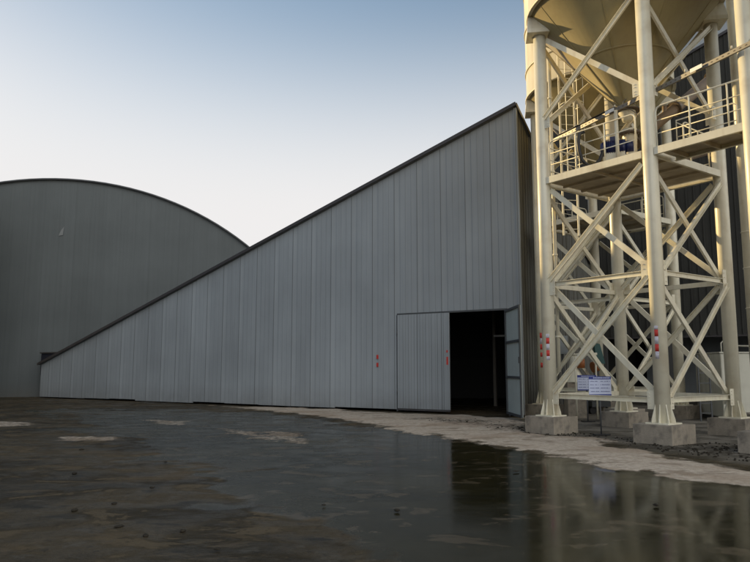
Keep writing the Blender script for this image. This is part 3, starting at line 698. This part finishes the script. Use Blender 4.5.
r.build('safety_cage', M['cream'], lad)

# tall pipe with a footing beyond the right edge
tp = thing('pipe_column', 'tall cream steel pipe standing between the silo leg and the right edge', 'column', (10.3, 18.8, 0))
MB().tube([(0, 0, .40), (0, 0, 17)], .18, 32).build('shaft', M['cream'], tp)
for z in (3.2, 4.3, 5.3): MB().tube([(0, 0, z), (0, 0, z + .03)], .195, 32).build('weld_ring', M['cream'], tp)
MB().tube([(.27, -.1, 4.0), (.27, -.1, 16)], .025, 8).build('conduit', M['brown'], tp)
MB().box(-.28, .28, -.28, .28, .37, .40).build('base_plate', M['cream'], tp)

# concrete footings under every leg
def footing(p, rz, label, s=.46, h=.40):
    m = MB()
    m.box(-s, s, -s, s, -.05, h)
    bmesh.ops.subdivide_edges(m.bm, edges=m.bm.edges[:], cuts=11, use_grid_fill=True)
    off = Vector((p[0] * 3, p[1] * 3, 0))
    for v in m.bm.verts:
        k = sum(abs(abs(c) - q) < 1e-4 for c, q in ((v.co.x, s), (v.co.y, s), (v.co.z, h)))
        nn = noise.noise(v.co * 3 + off); n2 = noise.noise(v.co * 11 + off)
        sh = .004 * nn + (.012 * max(0, n2) if k >= 2 else 0)
        v.co.x *= 1 - sh * 1.6; v.co.y *= 1 - sh * 1.6; v.co.z -= (sh * .5 if v.co.z > .3 else 0)
    o = m.build('concrete_footing', M['concrete'], None, bevel=.006); o.location = (p[0], p[1], 0); o.rotation_euler = (0, 0, rz)
    return tag(o, label, 'footing', 'concrete footings under the silo legs')
def cw(t, i): return t.matrix_basis @ Vector((*CORN[i], 0))
for o_, i, lab in ((s1, 0, 'concrete block under the silo leg nearest the open warehouse door'),
                   (s1, 1, 'stained concrete block at the edge of the pale strip, nearest the camera'),
                   (s1, 2, 'concrete block in front of the cream tank on the right'),
                   (s1, 3, 'concrete block behind the blue and white sign'),
                   (s2, 0, 'concrete block under the far leg beside the warehouse end wall'),
                   (s2, 2, 'concrete block far back left of the cream tank'),
                   (s2, 3, 'concrete block deepest in the second row of legs'),
                   (s3, 0, 'concrete block cut by the right edge of the photo')):
    footing(cw(o_, i), TA, lab, h=.40 if o_ != s3 else .40)
p = cw(s2, 1); footing(p, TA, 'concrete block touching the one behind the sign, partly hidden by it', s=.42)
for i, lb in ((1, 'concrete block closest to the camera, outside the right edge'), (2, 'concrete block outside the right edge, furthest right'), (3, 'concrete block outside the right edge, beyond the cut one')):
    footing(cw(s3, i), TA, lb)
footing((10.3, 18.8), 0, 'concrete block under the tall pipe at the right edge')
bpy.context.view_layer.update()

# ------------------------------------------------------------------ signs
def sign(loc, rz, bw, bh, z0, label):
    t = thing('notice_sign', label, 'sign', loc, rz, 'blue and white notice boards on posts')
    MB().tube([(0, .03, .02), (0, .03, z0 + .1)], .018, 10).build('post', M['frame'], t)
    MB().box(-.19, .19, -.06, .12, 0, .025).build('base', M['black'], t)
    bd = MB().box(-bw/2, bw/2, -.0, .018, z0, z0 + bh).build('board', M['signwhite'], t)
    MB().box(-bw/2, bw/2, -.004, -.001, z0 + bh * .85, z0 + bh).build('header', M['signblue'], bd)
    MB().box(-bw/2, bw/2, -.004, -.001, z0, z0 + bh * .07).build('footer', M['signblue'], bd)
    tx = MB(); rg_ = random.Random(5); x = -bw * .30
    while x < bw * .40:
        ww = rg_.uniform(.018, .03); tx.box(x, x + ww, -.007, -.0045, z0 + bh * .895, z0 + bh * .955); x += ww + .012
    tx.build('heading', M['signwhite'], bd)
    ink = MB()
    for row in range(4):
        zr = z0 + bh * (.72 - .175 * row)
        for xa, xb in ((-.45, -.27), (-.22, -.07), (.02, .42)):
            x = bw * xa
            while x < bw * xb:
                ww = rg_.uniform(.008, .016)
                if rg_.random() > .12:
                    hh = rg_.uniform(.012, .022); ink.box(x, x + ww, -.004, -.001, zr, zr + hh)
                x += ww + .006
    ink.build('lettering', M['signink'], bd)
    return t
sign((5.46, 17.0, .0), R(6), .56, .46, .94, 'blue and white notice board on a thin post standing nearest, in front of the footing')
sign((6.42, 21.2, .0), R(6), .60, .46, .93, 'second notice board further back in shade, half hidden behind the nearer one')

# ------------------------------------------------------------------ buildings behind the silos
pl = thing('batching_plant', 'dark clad plant building with a low open bay behind the silo legs', 'building', (13.6, 28.0, 0), WA)
def pz(x): return 15.1 + .4 * (x - .43)
xl, xr = -4.6, 14
m = MB(); x = xl
while x < xr:
    x2 = min(x + .3, xr)
    for xa, xb, yo in ((x, x + .06, -.035), (x + .06, x2, 0)):
        m.bm.faces.new([m.bm.verts.new(q) for q in ((xa, yo, 2.93), (xb, yo, 2.93), (xb, yo, pz(xb)), (xa, yo, pz(xa)))])
        if yo:
            for xx in (xa, xb): m.bm.faces.new([m.bm.verts.new(q) for q in ((xx, yo, 2.93), (xx, 0, 2.93), (xx, 0, pz(xx)), (xx, yo, pz(xx)))])
    x += .3
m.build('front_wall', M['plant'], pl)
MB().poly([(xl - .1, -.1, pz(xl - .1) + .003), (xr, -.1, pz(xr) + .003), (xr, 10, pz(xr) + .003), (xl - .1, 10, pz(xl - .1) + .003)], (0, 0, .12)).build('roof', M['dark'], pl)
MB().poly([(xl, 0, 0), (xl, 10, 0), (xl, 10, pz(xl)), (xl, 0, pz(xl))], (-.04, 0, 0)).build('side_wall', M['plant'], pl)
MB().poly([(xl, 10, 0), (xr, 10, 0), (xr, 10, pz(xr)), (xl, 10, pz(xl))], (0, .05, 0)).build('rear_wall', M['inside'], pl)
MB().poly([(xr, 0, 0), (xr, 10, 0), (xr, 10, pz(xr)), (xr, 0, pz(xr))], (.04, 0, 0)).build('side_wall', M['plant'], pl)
MB().box(xl, xr, .01, .20, 2.85, 3.05).build('lintel_beam', M['dark'], pl)
for x in (xl + .3, -1.6, 2.2, 6.5, 10): MB().box(x - .1, x + .1, .02, .22, 0, 2.85).build('post', M['inside'], pl)
pu = thing('upper_plant_house', 'pale grey clad upper house with dark horizontal rails, seen high between the silo legs', 'building', (14.0, 36.0, 0), WA)
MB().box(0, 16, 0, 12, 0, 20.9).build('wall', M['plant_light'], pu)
for z in (15.6, 17.5, 19.2): MB().box(-.02, 16, -.08, -.002, z, z + .09).build('girt', M['plant'], pu)
MB().box(-.3, 16.3, -.3, 12.3, 20.9, 21.1).build('roof', M['dark'], pu)

bb = thing('rear_plant_block', 'tall dark clad block far behind the warehouse end wall and the ladder', 'building', (9.9, 39.5, 0), WA)
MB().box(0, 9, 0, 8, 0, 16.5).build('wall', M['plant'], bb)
MB().box(-.15, 9.15, -.15, 8.15, 16.5, 16.7).build('roof', M['dark'], bb)
shade_blk = thing('added_shade_block', 'tall grey block added left of the yard, outside the frame, to shade it', 'building', (-19.5, 3.0, 0), 0)
MB().box(-40, 0, 0, 30.5, 0, 12.5).build('wall', M['hall'], shade_blk)  # unseen block added to keep sun off the yard and dim the left wall
MB().box(-40.2, .2, -.2, 30.7, 12.5, 12.7).build('roof', M['dark'], shade_blk)

# cream tank cabinet with top rail, and its ladder
tk = thing('storage_tank', 'square cream tank with rounded grab rails on top behind the right silo leg', 'tank', (10.5, 21.2, 0), R(-6))
MB().box(0, 3.6, 0, 2.2, .12, 2.05).build('body', M['tank'], tk, bevel=.03)
MB().box(-.03, 3.63, -.03, 2.23, 2.05, 2.09).build('lid', M['tank'], tk, bevel=.01)
for x in (.1, .8): 
    MB().box(x, x + .25, .1, 2.1, 0, .12).build('skid', M['frame'], tk)
r = MB(); r.tube([(.08, .1, 2.08), (.08, .1, 2.36), (.14, .1, 2.42), (.34, .1, 2.42), (.40, .1, 2.36), (.40, .1, 2.08)], .02, 8)
r.build('grab_rail', M['tank'], tk)
r = MB(); r.tube([(.5, .15, 2.28), (3.5, .15, 2.2)], .025, 8); r.tube([(2, .15, 2.09), (2, .15, 2.24)], .02, 8); r.build('pipe_rail', M['tank'], tk)
rk = thing('access_ladder', 'dark steel frame ladder standing left of the cream tank', 'ladder', (9.85, 21.3, 0))
for x in (0, .34): MB().bar((x, 0, 0), (x, 0, 2.0), .04, .04).build('rail', M['frame'], rk)
r = MB()
for k in range(6): r.bar((0, 0, .25 + .3 * k), (.34, 0, .25 + .3 * k), .03, .03)
r.build('rung', M['frame'], rk)

# machines in the shade behind the first row of legs
mx = thing('mixing_machine', 'orange and teal machine standing in shade behind the signs', 'machine', (7.9, 24.9, 0), R(10))
MB().box(-.35, .35, -.25, .25, .25, .45).build('base_frame', M['frame'], mx)
MB().tube([(-.15, 0, 1.62), (.15, 0, 1.68)], [.20, .15], 16).build('motor', M['orange'], mx)
MB().tube([(0, 0, .45), (0, 0, 1.5)], .08, 12).build('stand', M['frame'], mx)
MB().poly([(-.05, -.12, 1.8), (.28, -.12, 1.75), (.10, -.12, 2.45), (-.12, -.12, 2.5)], (0, .14, 0)).build('guard', M['teal'], mx)
MB().tube([(-.25, -.12, .12), (-.25, .12, .12)], .12, 16).build('wheel', M['black'], mx)
MB().tube([(.25, -.12, .12), (.25, .12, .12)], .12, 16).build('wheel', M['black'], mx)
bx = thing('control_box', 'pale grey control box on a post beside the warehouse end wall', 'box', (6.75, 25.0, 0), R(5))
MB().box(-.03, .03, .05, .11, 0, 2.1).build('post', M['frame'], bx)
MB().box(-.16, .16, -.08, .05, 2.1, 2.75).build('cabinet', M['plant_light'], bx, bevel=.01)
og = thing('pump', 'small orange pump with a cream cone, low behind the first silo leg', 'pump', (6.55, 23.0, 0))
MB().lathe((0, 0, 0), [(.35, 1.15), (.16, 1.55), (.10, 2.0), (.01, 2.0)], 20).build('cone', M['cream'], og)
MB().tube([(.2, -.1, 1.6), (.2, -.1, 1.9)], .13, 16).build('motor', M['orange'], og)
MB().box(-.3, .3, -.25, .25, 0, 1.15).build('plinth', M['concrete'], og)
pp = MB(); pp.tube([(6.35, 22.3, 2.02), (7.1, 22.3, 2.05)], .045, 10); pp.tube([(6.4, 22.3, 0), (6.4, 22.3, 2.02)], .03, 8); pp.tube([(7.05, 22.3, 0), (7.05, 22.3, 2.04)], .03, 8)
tag(pp.build('pipe_stand', M['cream']), 'low cream pipe frame crossing behind the first silo leg', 'pipe')

# ------------------------------------------------------------------ loose clods on the wet yard
rg_ = random.Random(11); SP = [(-3.4, 8.1), (-3.1, 8.5), (-2.6, 7.3), (-1.9, 7.1), (-4.6, 10.9), (-3.0, 9.6), (-.6, 8.4), (.25, 8.1), (-7.3, 12.3), (-6.8, 12.0), (-6.5, 11.9), (-5.8, 14), (2.2, 11.1), (4.3, 7.4), (3.3, 8.4), (-2.2, 6.9), (-1.4, 6.4), (-4.2, 7.2), (5.0, 8.1), (-3.6, 12.2)]
for i, (x, y) in enumerate(SP):
    bm = bmesh.new(); bmesh.ops.create_icosphere(bm, subdivisions=2, radius=1)
    sx, sy, sz = rg_.uniform(.025, .075), rg_.uniform(.02, .04), rg_.uniform(.008, .018)
    for v in bm.verts:
        k = 1 + .35 * noise.noise(v.co * 1.7 + Vector((i * 3.1, 0, 0))); v.co = Vector((v.co.x * sx * k, v.co.y * sy * k, v.co.z * sz * k))
    me = bpy.data.meshes.new('mud_clod'); bm.to_mesh(me); bm.free(); me.materials.append(M['stone'])
    for p_ in me.polygons: p_.use_smooth = True
    o = bpy.data.objects.new('mud_clod', me); COL.objects.link(o); o.location = (x, y, .008); o.rotation_euler.z = rg_.uniform(0, 3)
    tag(o, 'small dark clod of mud lying on the wet yard', 'clod', 'small clods of mud on the wet yard')

pb = MB(); rp_ = random.Random(21); cnt = 0
pp_ = np.array(DAMP + GRAV)
while cnt < 900:
    x, y = rp_.uniform(.5, 9.5), rp_.uniform(9, 23); q = np.array([[x, y]])
    dd = max(sdist(q, DAMP)[0], sdist(q, GRAV)[0])
    if dd < -.25 + .3 * rp_.random(): continue
    r0 = rp_.uniform(.008, .03) * (1.6 if rp_.random() < .06 else 1); a0_ = rp_.uniform(0, 6.28)
    top_ = pb.bm.verts.new((x, y, r0 * .9)); ring = [pb.bm.verts.new((x + r0 * rp_.uniform(.8, 1.3) * math.cos(a0_ + k * 1.2566), y + r0 * rp_.uniform(.8, 1.3) * math.sin(a0_ + k * 1.2566), -.004)) for k in range(5)]
    mid_ring = [pb.bm.verts.new((x + (v.co.x - x) * .75, y + (v.co.y - y) * .75, r0 * rp_.uniform(.5, .8))) for v in ring]
    for k in range(5):
        pb.bm.faces.new((ring[k], ring[(k+1) % 5], mid_ring[(k+1) % 5], mid_ring[k])); pb.bm.faces.new((mid_ring[k], mid_ring[(k+1) % 5], top_))
    cnt += 1
gv = pb.build('gravel', M['stone']); gv['kind'] = 'stuff'; gv['label'] = 'loose dark gravel scattered round the concrete footings'; gv['category'] = 'gravel'
